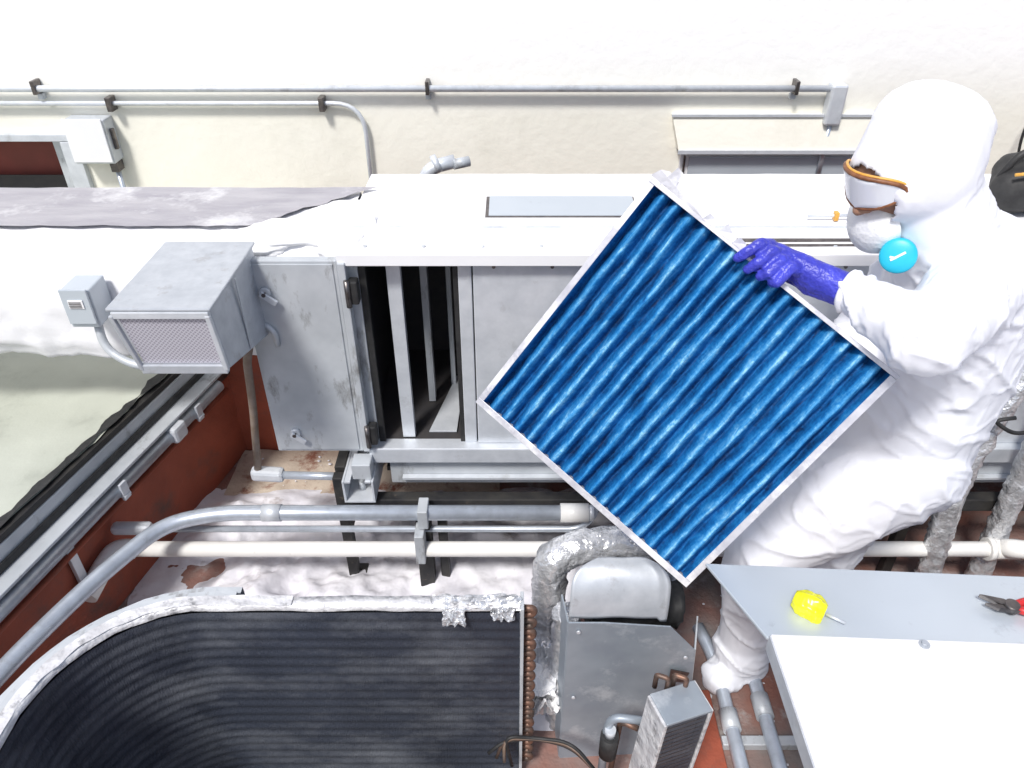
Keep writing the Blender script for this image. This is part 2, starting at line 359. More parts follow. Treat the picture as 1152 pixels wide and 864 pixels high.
hexa('hatch_plate',[(-.068,2.076,1.238),(.366,2.076,1.238),(.366,2.218,1.238),(-.068,2.218,1.238),(-.068,2.076,1.244),(.366,2.076,1.244),(.366,2.218,1.248),(-.068,2.218,1.248)],lidgrey,ah,.001)
box('louver_slot_1',(.62,1.93,1.226),(1.12,1.941,1.233),steel,ah,.001)
box('louver_slot_2',(.62,1.90,1.226),(1.12,1.905,1.2325),steel,ah,.001)
tube('roof_latch',[(.86,2.08,1.24),(1.02,2.075,1.245)],.005,galv,ah); box('roof_latch_tab',(.934,2.065,1.23),(.946,2.085,1.255),amber,ah,.002)
for i in range(14):
    x=-.40+i*.16; cyl(f'screw_{i}',(x,1.90,1.226),(x,1.90,1.2305),.005,galv_dull,ah,10)
    cyl(f'face_screw_{i}',(x+.35,1.874,1.18),(x+.35,1.8685,1.18),.005,steel,ah,10)
# open door
dr=group('access_door')
DX0,DX1=-.742,-.470
box('leaf',(DX0,1.845,.548),(DX1,1.872,1.212),galv_dull,dr,.004)
box('leaf_face',(DX0+.010,1.841,.558),(DX1-.012,1.8445,1.202),galv_dull,dr,.002)
box('edge_return',(DX1+.001,1.835,.553),(DX1+.022,1.872,1.207),galv_dull,dr,.003)
for i,(x,z) in enumerate(((-.675,1.12),(-.672,.63))):
    cyl(f'latch_base_{i}',(x,1.8405,z),(x,1.828,z),.015,galv,dr)
    obox(f'latch_arm_{i}',(x+.010,1.822,z-.012),(.020,0,-.016),(0,.004,0),(.005,0,.007),galv,dr)
    cyl(f'latch_pin_{i}',(x,1.8275,z),(x,1.817,z),.006,steel,dr,10)
for i,z in enumerate((1.12,.62)):
    box(f'hinge_{i}',(-.446,1.828,z-.035),(-.420,1.862,z+.035),rubber,dr,.004)
    cyl(f'hinge_pin_{i}',(-.447,1.826,z-.04),(-.447,1.826,z+.04),.008,steel,dr)
tube('door_wire',[(-.70,1.835,1.205),(-.715,1.83,1.12),(-.70,1.83,1.03),(-.69,1.835,1.00)],.003,galv,dr,rad=.04,seg=6)
# intake hood
hd=group('intake_hood')
hx0,hx1=-.925,-.70
top=[(hx0,1.53,1.24),(hx1,1.53,1.24),(hx1,1.88,1.243),(hx0,1.88,1.243)]
hexa('cowl',[(hx0+.03,1.545,1.066),(hx1+.008,1.545,1.066),(hx1+.008,1.88,.97),(hx0+.03,1.88,.97)]+[(x,y,z-.002) for x,y,z in top],hoodm,hd,.004)
box('lid',(hx0-.008,1.515,1.2405),(hx1+.008,1.885,1.249),hoodm,hd,.003)
hexa('mesh_panel',[(hx0+.028,1.538,1.085),(hx1-.008,1.538,1.085),(hx1-.008,1.5425,1.085),(hx0+.028,1.5425,1.085),(hx0+.012,1.522,1.222),(hx1-.010,1.522,1.222),(hx1-.010,1.528,1.222),(hx0+.012,1.528,1.222)],meshm,hd,.001)
box('mesh_frame_bottom',(hx0+.022,1.528,1.060),(hx1+.006,1.545,1.084),hoodm,hd,.002)
box('mesh_frame_top',(hx0+.002,1.513,1.222),(hx1+.002,1.528,1.240),galv,hd,.002)
obox('mesh_frame_left',(hx0+.012,1.525,1.15),(.005,0,0),(0,.006,0),(.012,.008,-.08),hoodm,hd)
obox('mesh_frame_right',(hx1+.001,1.525,1.15),(.006,0,0),(0,.006,0),(.003,.008,-.08),galv,hd)
box('side_seam',(hx1+.008,1.69,1.03),(hx1+.011,1.70,1.235),galv_dull,hd,.001)
db=group('disconnect_box')
box('body',(-1.215,1.80,1.03),(-1.135,1.895,1.145),lidgrey,db,.005)
box('cover',(-1.212,1.792,1.045),(-1.138,1.799,1.150),lidgrey,db,.002)
box('label',(-1.195,1.789,1.095),(-1.155,1.7915,1.12),lidwhite,db,0)
for k in range(4): box(f'label_line_{k}',(-1.193,1.7875,1.098+k*.005),(-1.160,1.7888,1.1+k*.005),steel,db,0)
tube('flex_conduit',[(-1.165,1.84,1.03),(-1.16,1.82,.95),(-1.08,1.80,.90),(-.92,1.80,.91),(-.90,1.80,.95)],.012,galv_dull,db,rad=.05)
dc=group('drop_conduit')
tube('flex',[(-.735,1.80,.98),(-.755,1.80,.92),(-.80,1.87,.70),(-.86,1.93,.40)],.012,brown_pipe,dc,rad=.05)
tube('side_flex',[(-.70,1.84,1.02),(-.67,1.83,1.0),(-.67,1.835,.95)],.008,galv_dull,dc,rad=.03)
obox('lb_fitting',(-.83,1.93,.375),(.055,0,-.004),(0,.022,0),(0,0,.022),galv,dc,.012)
tube('short_run',[(-.78,1.93,.37),(-.52,1.93,.362)],.014,conduit_m,dc)

# ------------------------------------------------------------------ support stand
st=group('unit_support_stand')
box('front_leg',(-.575,1.80,0),(-.540,1.835,.47),black,st)
box('front_leg_foot',(-.60,1.78,0),(-.515,1.86,.012),black,st)
box('mid_leg',(-.315,1.74,0),(-.265,1.79,.324),black,st)
box('mid_leg_b',(-.245,1.77,0),(-.215,1.798,.324),black,st)
box('front_beam',(-.575,1.802,.325),(2.8,1.845,.375),black,st)
box('side_beam',(-.575,1.846,.44),(-.540,2.44,.48),black,st)
box('side_beam_low',(-.575,1.846,.20),(-.545,2.44,.235),black,st)
box('rear_leg',(-.573,2.38,0),(-.542,2.42,.438),black,st)
for i,x in enumerate((.55,1.3,2.1)): box(f'leg_{i}',(x,1.80,0),(x+.035,1.835,.324),black,st)
sc=group('strut_channel')
for nm,a,b in (('web',(-.54,1.78,.385),(-.44,2.1,.392)),('flange_l',(-.54,1.78,.393),(-.533,2.1,.475)),('flange_r',(-.447,1.78,.393),(-.44,2.1,.475)),('lip_l',(-.532,1.78,.468),(-.513,2.1,.475)),('lip_r',(-.467,1.78,.468),(-.448,2.1,.475))):
    box(nm,a,b,galv,sc,.001)
cyl('bolt',(-.49,1.84,.393),(-.49,1.84,.425),.011,galv_dull,sc,8)
box('post',(-.505,1.79,.476),(-.445,1.85,.535),galv_dull,sc)
box('roof_curb_wall',(-1.3,2.50,0),(3.5,2.62,.52),red)
# ------------------------------------------------------------------ left parapet (skewed)
A=V((-1.21,2.21,0)); D=V((-.232,-.973,0)).normalized(); NN=V((.973,-.232,0)).normalized()
def lp(s,o,z): return A+D*s+NN*o+V((0,0,z))
def lbox(name,s0,s1,o0,o1,z0,z1,mat,par,bevel=.003):
    return hexa(name,[lp(s0,o0,z0),lp(s1,o0,z0),lp(s1,o1,z0),lp(s0,o1,z0),lp(s0,o0,z1),lp(s1,o0,z1),lp(s1,o1,z1),lp(s0,o1,z1)],mat,par,bevel)
pa=group('parapet_wall')
lbox('red_face',-.35,4,-.12,0,0,.565,red,pa)
lbox('black_flashing',-.35,4,-.02,.012,.572,.594,black,pa)
lbox('grey_fascia',-.35,4,.001,.015,.505,.571,galv_dull,pa)
lbox('dark_gap',-.35,4,.0155,.024,.503,.530,rubber,pa)
lbox('grey_ledge',-.35,4,.0165,.075,.490,.502,galv_dull,pa)
lbox('ledge_face',-.35,4,.001,.014,.40,.489,steel,pa)
def orf(u,v):
    s=-1.2+u*5.2; o=-.004-v*3+.012*fbm((s,0,0),9)*(1-v)
    return lp(s,o,.600+.004*fbm((s,o,0),3))
grid('raised_roof',orf,160,40,olive)
def edgef(u,v):
    s=-.35+u*4.3; w=.024+.032*fbm((s,2,0),9)
    return lp(s,-.012+w*(v-.6),.606)
grid('dark_edge',edgef,320,2,rubber,pa)  # irregular dark strip along the raised roof edge
ca=group('parapet_conduit')
tube('pipe',[lp(-.15,.065,.455),lp(4,.055,.455)],.024,conduit_m,ca)
tube('thin_pipe',[lp(-.25,.02,.36),lp(4,.02,.36)],.010,red,ca)
for i,s in enumerate((.0,.42,1.1)):
    lbox(f'strap_{i}',s,s+.03,.0,.095,.43,.438,galv,ca,.002); lbox(f'strap_top_{i}',s,s+.03,.082,.092,.42,.485,galv,ca,.002)
lbox('coupling',.10,.17,.032,.098,.425,.487,galv,ca,.012)
lbox('hanger',.62,.65,.005,.02,.20,.40,galv,ca,.002)
cb=group('electrical_conduit')
tube('pipe',[(-1.42,.70,.37),(-1.325,1.175,.37),(-1.22,1.47,.37),(-1.10,1.70,.37),(-.94,1.75,.37),(.20,1.75,.37)],.025,conduit_m,cb,rad=.16,seg=18)
cyl('coupling_end',(.155,1.75,.37),(.245,1.75,.37),.031,pvc,cb)
cyl('coupling_mid',(-.80,1.75,.37),(-.74,1.75,.37),.028,galv,cb)
cyl('locknut',(.245,1.75,.37),(.262,1.75,.37),.026,galv,cb)
box('clamp',(-.30,1.715,.33),(-.268,1.785,.405),galv_dull,cb)
tube('small_pipe',[(-1.18,1.75,.297),(.22,1.75,.297),(.27,1.75,.36),(.27,1.80,.6)],.011,conduit_m,cb,rad=.06)
obox('lb_fitting',(-1.24,1.75,.30),(.065,0,0),(0,.02,0),(0,0,.018),galv,cb,.012)
wp=group('pvc_pipe')
tube('pipe',[(-1.29,1.72,.235),(3,1.72,.235)],.0255,pvc,wp,seg=20)
tube('elbow',[(-1.24,1.72,.235),(-1.30,1.72,.235),(-1.315,1.66,.225),(-1.33,1.55,.20)],.033,pvc,wp,rad=.04)
cyl('coupling',(1.56,1.72,.235),(1.66,1.72,.235),.033,pvc,wp)
cyl('coupling_ring',(1.555,1.72,.235),(1.575,1.72,.235),.038,pvc,wp)
tube('branch',[(1.61,1.72,.24),(1.61,1.69,.27),(1.75,1.66,.28)],.03,pvc,wp)
box('pipe_clamp',(-.312,1.685,.20),(-.282,1.755,.325),galv_dull,wp)

# ------------------------------------------------------------------ condenser coil
cc=group('condenser_coil')
CY=1.10; CT=.725
path=[(.018,CY)]+[(.018-k*.0465,CY) for k in range(1,16)]
AX=-.69; AR=.285
for k in range(0,15):
    a=math.pi/2*k/14; path.append((AX-AR*math.sin(a),CY-AR+AR*math.cos(a)))
path+= [(AX-AR,CY-AR-.05*k) for k in range(1,24)]
zs=[]; nr=20
for i in range(nr*6+1):
    z=.02+i*((CT-.045)/(nr*6)); ph=(i%6)/6; zs.append((-.0032*(math.sin(math.pi*ph)**2),z))
sweep('fins_inner',path,zs,coilm,cc,smooth=True)
sweep('fins_outer',path,[(.022,.02),(.022,CT-.015)],coilm,cc)
sweep('top_rim',path,[(-.003,CT-.016),(-.003,CT),(.025,CT+.002),(.025,CT-.03)],crust,cc,jit=.003,smooth=True)
sweep('outer_rail',path[14:],[(.036,CT-.08),(.036,CT-.012),(.049,CT-.010),(.049,CT-.08)],galv_dull,cc,jit=.003)
sweep('outer_rail_2',path[14:],[(.064,CT-.13),(.064,CT-.035),(.080,CT-.033),(.080,CT-.13)],galv_dull,cc,jit=.003)
box('end_plate',(.019,CY-.012,.02),(.027,CY+.04,CT),galv_dull,cc,.001)
for i in range(16):
    z=.06+i*.041
    tube(f'return_bend_{i}',[(.027,CY+.015,z),(.050,CY+.015,z+.002),(.050,CY+.015,z+.021),(.027,CY+.015,z+.023)],.0085,copper,cc,rad=.012,seg=10)
box('base_pan',(AX-AR,-.2,.0),(.018,CY+.02,.018),black,cc,0)
def crump(name,cx,cy,cz,w,h,seed,par,mat=foil,drop=0):
    def f(u,v):
        x=cx+(u-.5)*w; y=cy+(v-.5)*h; e=V((u*6+seed,v*6,seed))
        return V((x+.010*noise.noise(e),y+.010*noise.noise(e+V((9,0,0))),cz+.014*noise.noise(e*1.4+V((0,9,0)))-drop*max(0,.5-v)*2))
    return grid(name,f,24,18,mat,par,False)
crump('foil_1',-.08,CY+.010,CT+.003,.20,.032,1,cc,foil,.010)
crump('foil_2',-.13,CY-.010,CT-.008,.05,.03,3,cc,foil,.03)
crump('foil_3',-.02,CY-.008,CT-.006,.05,.025,8,cc,foil,.018)
def rimfoil(u,v):
    i=u*(len(path)-14)+11; k=min(int(i),len(path)-2); f=i-k
    p=V((*path[k],0)).lerp(V((*path[k+1],0)),f); t=(V((*path[k+1],0))-V((*path[k],0))).normalized(); n=V((t.y,-t.x,0))
    e=V((u*26,v*2,2)); q=p+n*(-.002+v*.027+.006*noise.noise(e)); return V((q.x,q.y,CT+.004+.004*noise.noise(e+V((3,3,3)))))
grid('foam_crust_bend',rimfoil,240,6,crust,cc,True)

# ------------------------------------------------------------------ sheet metal guard
gb=group('sheet_metal_guard')
y0=1.15
poly('front_sheet',[(.135,y0,0),(.135,y0,.60),(.22,y0,.60),(.38,y0,.585),(.455,y0+.01,.48),(.49,y0+.02,.0)],guardm,gb)
def flap(u,v):
    w0=.118; xc=.258; t=v
    half=w0*(1-.55*max(0,(t-.45)/.55)**2.2)
    x=xc+(u-.5)*2*half+.01*(t-.5); zz=.603+.120*math.sin(min(1,t*1.05)*math.pi/2); yy=y0+.012+.085*t**1.6
    return V((x,yy-.002,zz+.004*noise.noise(V((u*3,v*3,4)))-.012*(u>.9)*(1-t)))
o=grid('top_flap',flap,30,24,hoodm,gb); m=o.modifiers.new('s','SOLIDIFY'); m.thickness=.002
poly('side_return',[(.456,y0+.012,.48),(.491,y0+.022,0),(.52,y0+.12,0),(.485,y0+.12,.47)],galv_dull,gb)
poly('left_return',[(.134,y0+.002,0),(.134,y0+.002,.60),(.125,y0+.10,.58),(.125,y0+.10,0)],guardm,gb)
for i,(x,z) in enumerate(((.16,.57),(.16,.3),(.43,.47),(.44,.25))): cyl(f'rivet_{i}',(x,y0-.003,z),(x,y0-.007,z),.005,galv,gb,10)
poly('notch_tab',[(.40,y0-.003,.42),(.40,y0-.003,.37),(.44,y0+.0,.36),(.45,y0+.0,.40)],steel,gb,.002)
fd=group('foil_wrapped_duct')
tube('duct',[(.10,1.36,0),(.10,1.36,.58),(.16,1.38,.61),(.48,1.44,.58)],.046,foil,fd,rad=.05,seg=40,crinkle=.007,step=.012)
tube('duct_low',[(.14,1.26,0),(.14,1.26,.50)],.035,foil,fd,rad=0,seg=30,crinkle=.009,step=.012)
tube('insulation',[(.20,1.30,.50),(.44,1.32,.46)],.06,rubber,fd,rad=0,seg=30,crinkle=.01,step=.012)
crump('foil_skirt',.09,1.30,.30,.12,.16,11,fd,foil,.2)
tube('support_pipe',[(.43,1.40,.62),(.46,1.38,.0)],.013,conduit_m,fd)
sm=group('small_evaporator_coil')
dz=-.04
obox('fin_block',(.355,.95,.40+dz),(.046,.015,0),(-.012,.035,0),(.012,0,.22),coilm,sm)
for i in range(26):
    z=.195+i*.0165+random.uniform(-.001,.001)
    obox(f'fin_band_{i}',(.349+.012*(z-.4)/.22,.948,z+dz),(.0465,.0155,0),(-.0122,.0358,0),(0,0,.0010),steel,sm,0)
obox('end_left',(.303,.933,.40+dz),(.004,.0015,0),(-.013,.037,0),(.012,0,.225),crust,sm)
obox('end_right',(.407,.967,.40+dz),(.004,.0015,0),(-.013,.037,0),(.012,0,.228),crust,sm)
obox('top_cap',(.368,.95,.626+dz),(.052,.017,0),(-.013,.037,0),(0,0,.004),guardm,sm)
for i in range(2): tube(f'bend_{i}',[(.32+.04*i,1.0,.57),(.32+.04*i,1.0,.615),(.345+.04*i,.99,.615),(.345+.04*i,.99,.57)],.006,copper,sm,rad=.008,seg=8)
rp=group('refrigerant_pipe')
tube('line_1',[(.31,.99,.45),(.235,1.0,.45),(.225,1.0,.40),(.225,1.0,.05)],.010,guardm,rp,rad=.03)
tube('line_2',[(.30,1.0,.40),(.26,1.02,.40),(.25,1.02,.1)],.007,copper,rp,rad=.02)
cyl('drier',(.232,.99,.31),(.232,.99,.39),.022,rubber,rp); cyl('drier_cap',(.232,.99,.391),(.232,.99,.415),.013,galv,rp)
cw=group('loose_cable')
for k in range(4):
    tube(f'wire_{k}',[(-.06+.02*k,1.04,.22-.02*k),(-.02,1.05,.26+.008*k),(.06,1.06,.255),(.15,1.04,.25+.008*k),(.21,1.0,.21)],.0045,(rubber,copper,brown_pipe,rubber)[k],cw,rad=.06,seg=8)
crump('debris_sheet',.07,1.24,.25,.10,.12,21,cw,foam)
def debris(u,v):
    x=.03+u*.11; y=1.17+v*.25; return V((x,y,.20+.12*fbm((x,y,1),12)+.03*fbm((x,y,1),40)))
grid('roof_debris',debris,40,60,foam,None,False)
fc=group('floor_conduit')
tube('pipe_1',[(.63,.4,.05),(.63,1.44,.05),(.60,1.55,.06)],.02,conduit_m,fc)
tube('pipe_2',[(.735,.4,.05),(.735,1.44,.05),(.72,1.6,.05)],.02,conduit_m,fc)
cyl('union_1',(.63,1.20,.05),(.63,1.26,.05),.026,galv_dull,fc); cyl('union_2',(.735,1.24,.05),(.735,1.31,.05),.026,galv_dull,fc)
box('cross_strut',(.601,1.17,.0),(.85,1.20,.028),galv_dull,fc)
box('floor_sleeper',(.50,1.0,0),(.60,1.35,.02),red,fc)

# ------------------------------------------------------------------ cabinet lower right
cab=group('equipment_cabinet')
hexa('grey_lid',[(.404,1.078,.880),(2.2,.98,.880),(2.2,.80,.895),(.476,.884,.895),(.404,1.078,.888),(2.2,.98,.888),(2.2,.80,.903),(.476,.884,.903)],lidgrey,cab,.002)
hexa('white_lid',[(.482,.886,.904),(2.2,.81,.904),(2.2,-.6,.904),(.486,-.6,.904),(.482,.886,.912),(2.2,.81,.912),(2.2,-.6,.912),(.486,-.6,.912)],lidwhite,cab,.003)
hexa('lid_flange_left',[(.479,.884,.87),(.4815,.884,.87),(.4855,-.6,.87),(.483,-.6,.87),(.479,.884,.911),(.4815,.884,.911),(.4855,-.6,.911),(.483,-.6,.911)],galv,cab,.001)
hexa('body',[(.80,1.0,.02),(2.2,.93,.02),(2.2,-.6,.02),(.80,-.6,.02),(.80,1.0,.878),(2.2,.93,.878),(2.2,-.6,.878),(.80,-.6,.878)],galv_dull,cab)
cyl('lid_bolt',(.757,.862,.9125),(.757,.862,.919),.006,hoodm,cab,6); cyl('lid_bolt_washer',(.757,.862,.9122),(.757,.862,.9145),.010,hoodm,cab,16)
cyl('lid_bolt_2',(1.3,.835,.9125),(1.3,.835,.922),.008,hoodm,cab,6)
yt=group('yellow_screwdriver')
tube('handle',[(.548,.966,.915),(.598,.932,.912)],lambda t:.026*(.45+.55*math.sin(min(1,t*2.4+.12)*math.pi/2))*(1 if t<.75 else 1-1.6*(t-.75)),yellow,yt,rad=0,seg=36,step=.003,flute=.10,crinkle=.005)
tube('shaft',[(.60,.930,.912),(.630,.910,.911)],.003,galv,yt,rad=0,seg=10)
pl=group('pliers')
P0=V((.975,.945,.912))
def pp(dx,dy,dz=0): return P0+V((dx,dy,dz))
hexa('jaw_a',[pp(-.062,.030,-.006),pp(-.02,.018,-.006),pp(.0,.0,-.006),pp(-.03,.005,-.006),pp(-.062,.030,.006),pp(-.02,.018,.006),pp(.0,.0,.006),pp(-.03,.005,.006)],steel,pl,.002)
hexa('jaw_b',[pp(-.060,.010,-.005),pp(-.03,.004,-.005),pp(.0,-.012,-.005),pp(-.04,-.006,-.005),pp(-.060,.010,.005),pp(-.03,.004,.005),pp(.0,-.012,.005),pp(-.04,-.006,.005)],steel,pl,.002)
cyl('pivot',pp(-.012,.002,-.008),pp(-.012,.002,.009),.013,steel,pl)
tube('handle_a',[pp(-.01,.0),pp(.03,-.018),pp(.09,-.02)],.008,redpl,pl,rad=.02); tube('handle_b',[pp(-.01,.004),pp(.03,.018),pp(.10,.014)],.008,redpl,pl,rad=.02)
tb=group('tool_bag')
hulls('bag',[[(1.47,2.14,1.30,.07),(1.62,2.16,1.29,.07),(1.50,2.2,1.33,.06),(1.65,2.2,1.33,.06)]],.012,rubber,tb,3,disp=lambda c:.008*fbm(c,14))
tube('orange_piping',[(1.42,2.085,1.36),(1.48,2.070,1.372),(1.54,2.075,1.345),(1.60,2.08,1.33)],.005,amber,tb,rad=.04,seg=8)
tube('strap',[(1.42,2.15,1.33),(1.45,2.14,1.41),(1.55,2.16,1.41),(1.60,2.17,1.36)],.010,rubber,tb,rad=.05)
fp=group('foil_insulated_pipe')
tube('pipe_1',[(1.50,1.80,.95),(1.40,1.76,.72),(1.36,1.72,.5),(1.40,1.70,0)],.036,foil,fp,rad=.12,seg=30,crinkle=.009,step=.012)
tube('pipe_2',[(1.62,1.80,.98),(1.60,1.78,.6),(1.60,1.75,0)],.034,foil,fp,rad=.12,seg=30,crinkle=.009,step=.012)
tube('pipe_3',[(1.32,1.84,.99),(1.50,1.80,1.0),(1.68,1.82,.97)],.03,foil,fp,rad=.1,seg=30,crinkle=.009,step=.012)
lc=group('black_cable')
tube('loop',[(1.50,1.78,1.08),(1.56,1.72,.95),(1.54,1.70,.78),(1.44,1.68,.74),(1.36,1.69,.79),(1.42,1.69,.80)],.006,rubber,lc,rad=.07,seg=8)
tube('cable_2',[(1.52,1.80,1.10),(1.50,1.78,.9),(1.58,1.72,.8),(1.70,1.72,.84)],.005,rubber,lc,rad=.07,seg=8)

# ------------------------------------------------------------------ air filter
af=group('air_filter')
T=V((.281,1.479,1.570)); R=V((.744,1.188,1.283)); Lc=V((-.076,1.376,1.087))
ex=(R-T).normalized(); ey=(Lc-T); ey=(ey-ex*ey.dot(ex)).normalized(); n=ex.cross(ey)
if n.dot(V((0,0,2.1))-T)<0: n=-n
W=.614
def fq(a,b,c=0): return T+ex*a+ey*b+n*c
def fbox(name,a0,a1,b0,b1,c0,c1,mat,bevel=.0015):
    return hexa(name,[fq(a0,b0,c0),fq(a1,b0,c0),fq(a1,b1,c0),fq(a0,b1,c0),fq(a0,b0,c1),fq(a1,b0,c1),fq(a1,b1,c1),fq(a0,b1,c1)],mat,af,bevel)
TH=.046; FW=.015
for nm,(a0,a1,b0,b1) in {'web_tr':(0,W,0,.0025),'web_lb':(0,W,W-.0025,W),'web_tl':(0,.0025,.0026,W-.0026),'web_rb':(W-.0025,W,.0026,W-.0026)}.items():
    fbox(nm,a0,a1,b0,b1,-TH,0,alu)
for nm,(a0,a1,b0,b1) in {'flange_tr':(0,W,0,.009),'flange_lb':(0,W,W-FW,W),'flange_tl':(0,FW*.9,.0095,W-FW-.0005),'flange_rb':(W-FW,W,.0095,W-FW-.0005)}.items():
    fbox(nm,a0,a1,b0,b1,.0002,.002,alu,.0006)
    fbox(nm+'_back',a0,a1,b0,b1,-TH-.002,-TH-.0002,alu,.0006)
poly('lifted_strip',[fq(-.005,-.002,.003),fq(.005,-.022,.006),fq(.022,-.030,.004),fq(.07,-.020,.0),fq(.11,-.012,.0),fq(.13,.0,.002)],alu,af,.0015)
poly('torn_flap',[fq(.02,.0,.004),fq(.03,-.045,.008),fq(.045,-.043,.006),fq(.05,-.01,.004)],alu,af,.0012)
for i,a in enumerate((.13,.17,.205,.235)):
    poly(f'pleat_tab_{i}',[fq(a,.002,.003),fq(a+.006,-.016-.006*(i%2),.000),fq(a+.024,-.013,-.004),fq(a+.032,.002,.002)],alu,af,.0015)
NP=17
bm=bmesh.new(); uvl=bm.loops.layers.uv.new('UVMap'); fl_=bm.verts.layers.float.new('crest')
nu,nv=NP*16,110; vs=[]; a0=.004; span=W-.008
for i in range(nu+1):
    row=[]
    for j in range(nv+1):
        u=i/nu; v=j/nv
        wob=.11*fbm((u*4,v*2.2,1),1.6,3)+.03*math.sin(v*7+u*11)
        ph=(u*NP+wob)*2*math.pi
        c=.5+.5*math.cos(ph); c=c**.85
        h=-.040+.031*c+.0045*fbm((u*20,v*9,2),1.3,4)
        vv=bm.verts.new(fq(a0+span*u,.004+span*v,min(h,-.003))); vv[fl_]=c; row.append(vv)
    vs.append(row)
for i in range(nu):
    for j in range(nv):
        f=bm.faces.new((vs[i][j],vs[i+1][j],vs[i+1][j+1],vs[i][j+1])); f.smooth=True
        for lpn,(a,b_) in zip(f.loops,((i,j),(i+1,j),(i+1,j+1),(i,j+1))): lpn[uvl].uv=(a/nu,b_/nv)
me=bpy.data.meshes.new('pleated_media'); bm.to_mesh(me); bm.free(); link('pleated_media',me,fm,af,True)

# ------------------------------------------------------------------ person
pe=group('worker_in_coverall')
Hc=V((.772,1.44,1.62)); Fd=V((-.85,-.36,-.38)).normalized()
def crease(c,sx_,sz_,w,seed):
    q=c+noise.noise_vector(c*4+V((seed,0,0)))*.06
    nv_=abs(noise.noise(V((q.x*sx_+seed,q.y*sx_,q.z*sz_+q.x*sx_*.6))))
    return max(0,1-nv_*w)**2
EL=V((.745,1.16,1.395))
def bodydisp(c):
    k=.85
    if c.z>1.47 and (c-Hc).length<.2: k=.42
    big=.013*noise.noise(c*4.2)
    e=math.exp(-((c-EL).length/.13)**2)+math.exp(-((c-V((.92,1.33,1.33))).length/.12)**2)
    fold=.007*e*crease(c,11,17,4,31)
    return k*(big+.010*crease(c,4.5,8,6,1)+.005*crease(c,9,13,6,7)+.003*crease(c,16,10,6,13)+fold-.005)
parts=[
 [(.965,1.46,1.36,.155),(.925,1.34,1.40,.085),(.98,1.60,1.39,.09),(1.01,1.49,1.12,.165)],
 [(1.01,1.49,1.12,.165),(.985,1.50,.88,.175)],
 [(.985,1.43,.86,.14),(.985,1.58,.86,.14)],
 [(.925,1.34,1.40,.09),(.745,1.16,1.395,.070)],[(.745,1.16,1.395,.070),(.655,1.285,1.412,.046)],
 [(.98,1.60,1.38,.09),(.84,1.56,1.15,.068)],[(.84,1.56,1.15,.068),(.68,1.36,1.08,.045)],
 [(.95,1.43,.83,.14),(.68,1.42,.57,.098)],[(.68,1.42,.57,.098),(.70,1.42,.16,.078)],
 [(.70,1.42,.14,.088),(.72,1.42,.075,.07)],[(.72,1.43,.06,.058),(.63,1.37,.052,.052)],
 [(1.0,1.56,.83,.14),(.925,1.56,.47,.105)],[(.925,1.56,.47,.105),(.98,1.62,.15,.075)],
 [(.99,1.62,.07,.062),(.87,1.60,.052,.05)],
 [(.775,1.445,1.665,.098),(.79,1.45,1.60,.118),(.76,1.43,1.60,.105),(.815,1.455,1.655,.095)],
 [(.80,1.45,1.56,.105),(.90,1.46,1.44,.12)],
]
def cut(bm):
    d=[v for v in bm.verts if (v.co-Hc).length<.2 and (v.co-(Hc+V((0,0,-.025)))).normalized().dot(Fd)>.84]
    bmesh.ops.delete(bm,geom=d,context='VERTS')
o=hulls('coverall',parts,.007,suit,pe,5,disp=bodydisp,post=cut)
m=o.modifiers.new('s','SOLIDIFY'); m.thickness=.003; m.offset=-1
right=Fd.cross(V((0,0,1))).normalized(); up=right.cross(Fd).normalized()
hcn=Hc+V((-.006,-.004,-.02))
def hp(r_,u_,f_): return hcn+right*r_+up*u_+Fd*f_
def sp(r_,u_,f_,rad): p=hp(r_,u_,f_); return (p.x,p.y,p.z,rad)
hulls('head',[[sp(0,.02,.0,.083),sp(0,.015,.02,.080),sp(0,-.05,.035,.062)],[sp(0,-.085,.06,.03),sp(0,-.04,.05,.05)],
  [sp(0,.02,.095,.009),sp(0,-.022,.118,.012)],[sp(-.014,-.024,.108,.007),sp(.014,-.024,.108,.007)],
  [sp(-.045,.036,.082,.009),sp(.045,.036,.082,.009)],[sp(-.018,-.052,.098,.007),sp(.018,-.052,.098,.007)]],.005,skin,pe,2)
eyew=M('eye_white',(.75,.73,.7),rough=.2); eyed=M('eye_dark',(.03,.015,.01),rough=.1)
for s in (-1,1):
    for nm,off,rad,mt in (('eye',.088,.011,eyew),('iris',.0945,.006,eyed)):
        bm=bmesh.new(); bmesh.ops.create_uvsphere(bm,u_segments=16,v_segments=10,radius=rad,matrix=Matrix.Translation(hp(s*.031,.014,off))); frombm(f'{nm}_{s}',bm,mt,pe,True)
GU=.024
def loop(name,rr,uu,f0,cur,r,mat):
    pts=[]
    for k in range(33):
        a=2*math.pi*k/32; x=rr*math.cos(a); z=uu*math.sin(a)
        pts.append(hp(x,GU+z,f0-cur*x*x))
    return tube(name,pts,r,mat,pe,rad=0,seg=8)
loop('goggle_frame',.074,.036,.122,9,.0045,brown)
loop('goggle_trim',.076,.039,.117,9,.0028,amber)
grid('goggle_lens',lambda u,v:hp((u*2-1)*.073*math.sqrt(max(0,1-(v*2-1)**2)),GU+(v*2-1)*.035,.126-9*((u*2-1)*.073*math.sqrt(max(0,1-(v*2-1)**2)))**2),16,10,lens,pe)
rc=Hc+Fd*.085+up*-.080+V((0,0,-.01))
def cup(u,v):
    a=u*2*math.pi; q=v*math.pi/2; k=1+.04*noise.noise(V((math.cos(a)*2,math.sin(a)*2,v*3)))
    return rc+(right*math.cos(a)*.062+up*math.sin(a)*.062)*math.cos(q)*k+(Fd*.8-up*.25).normalized()*.055*math.sin(q)
grid('respirator',cup,36,12,respm,pe)
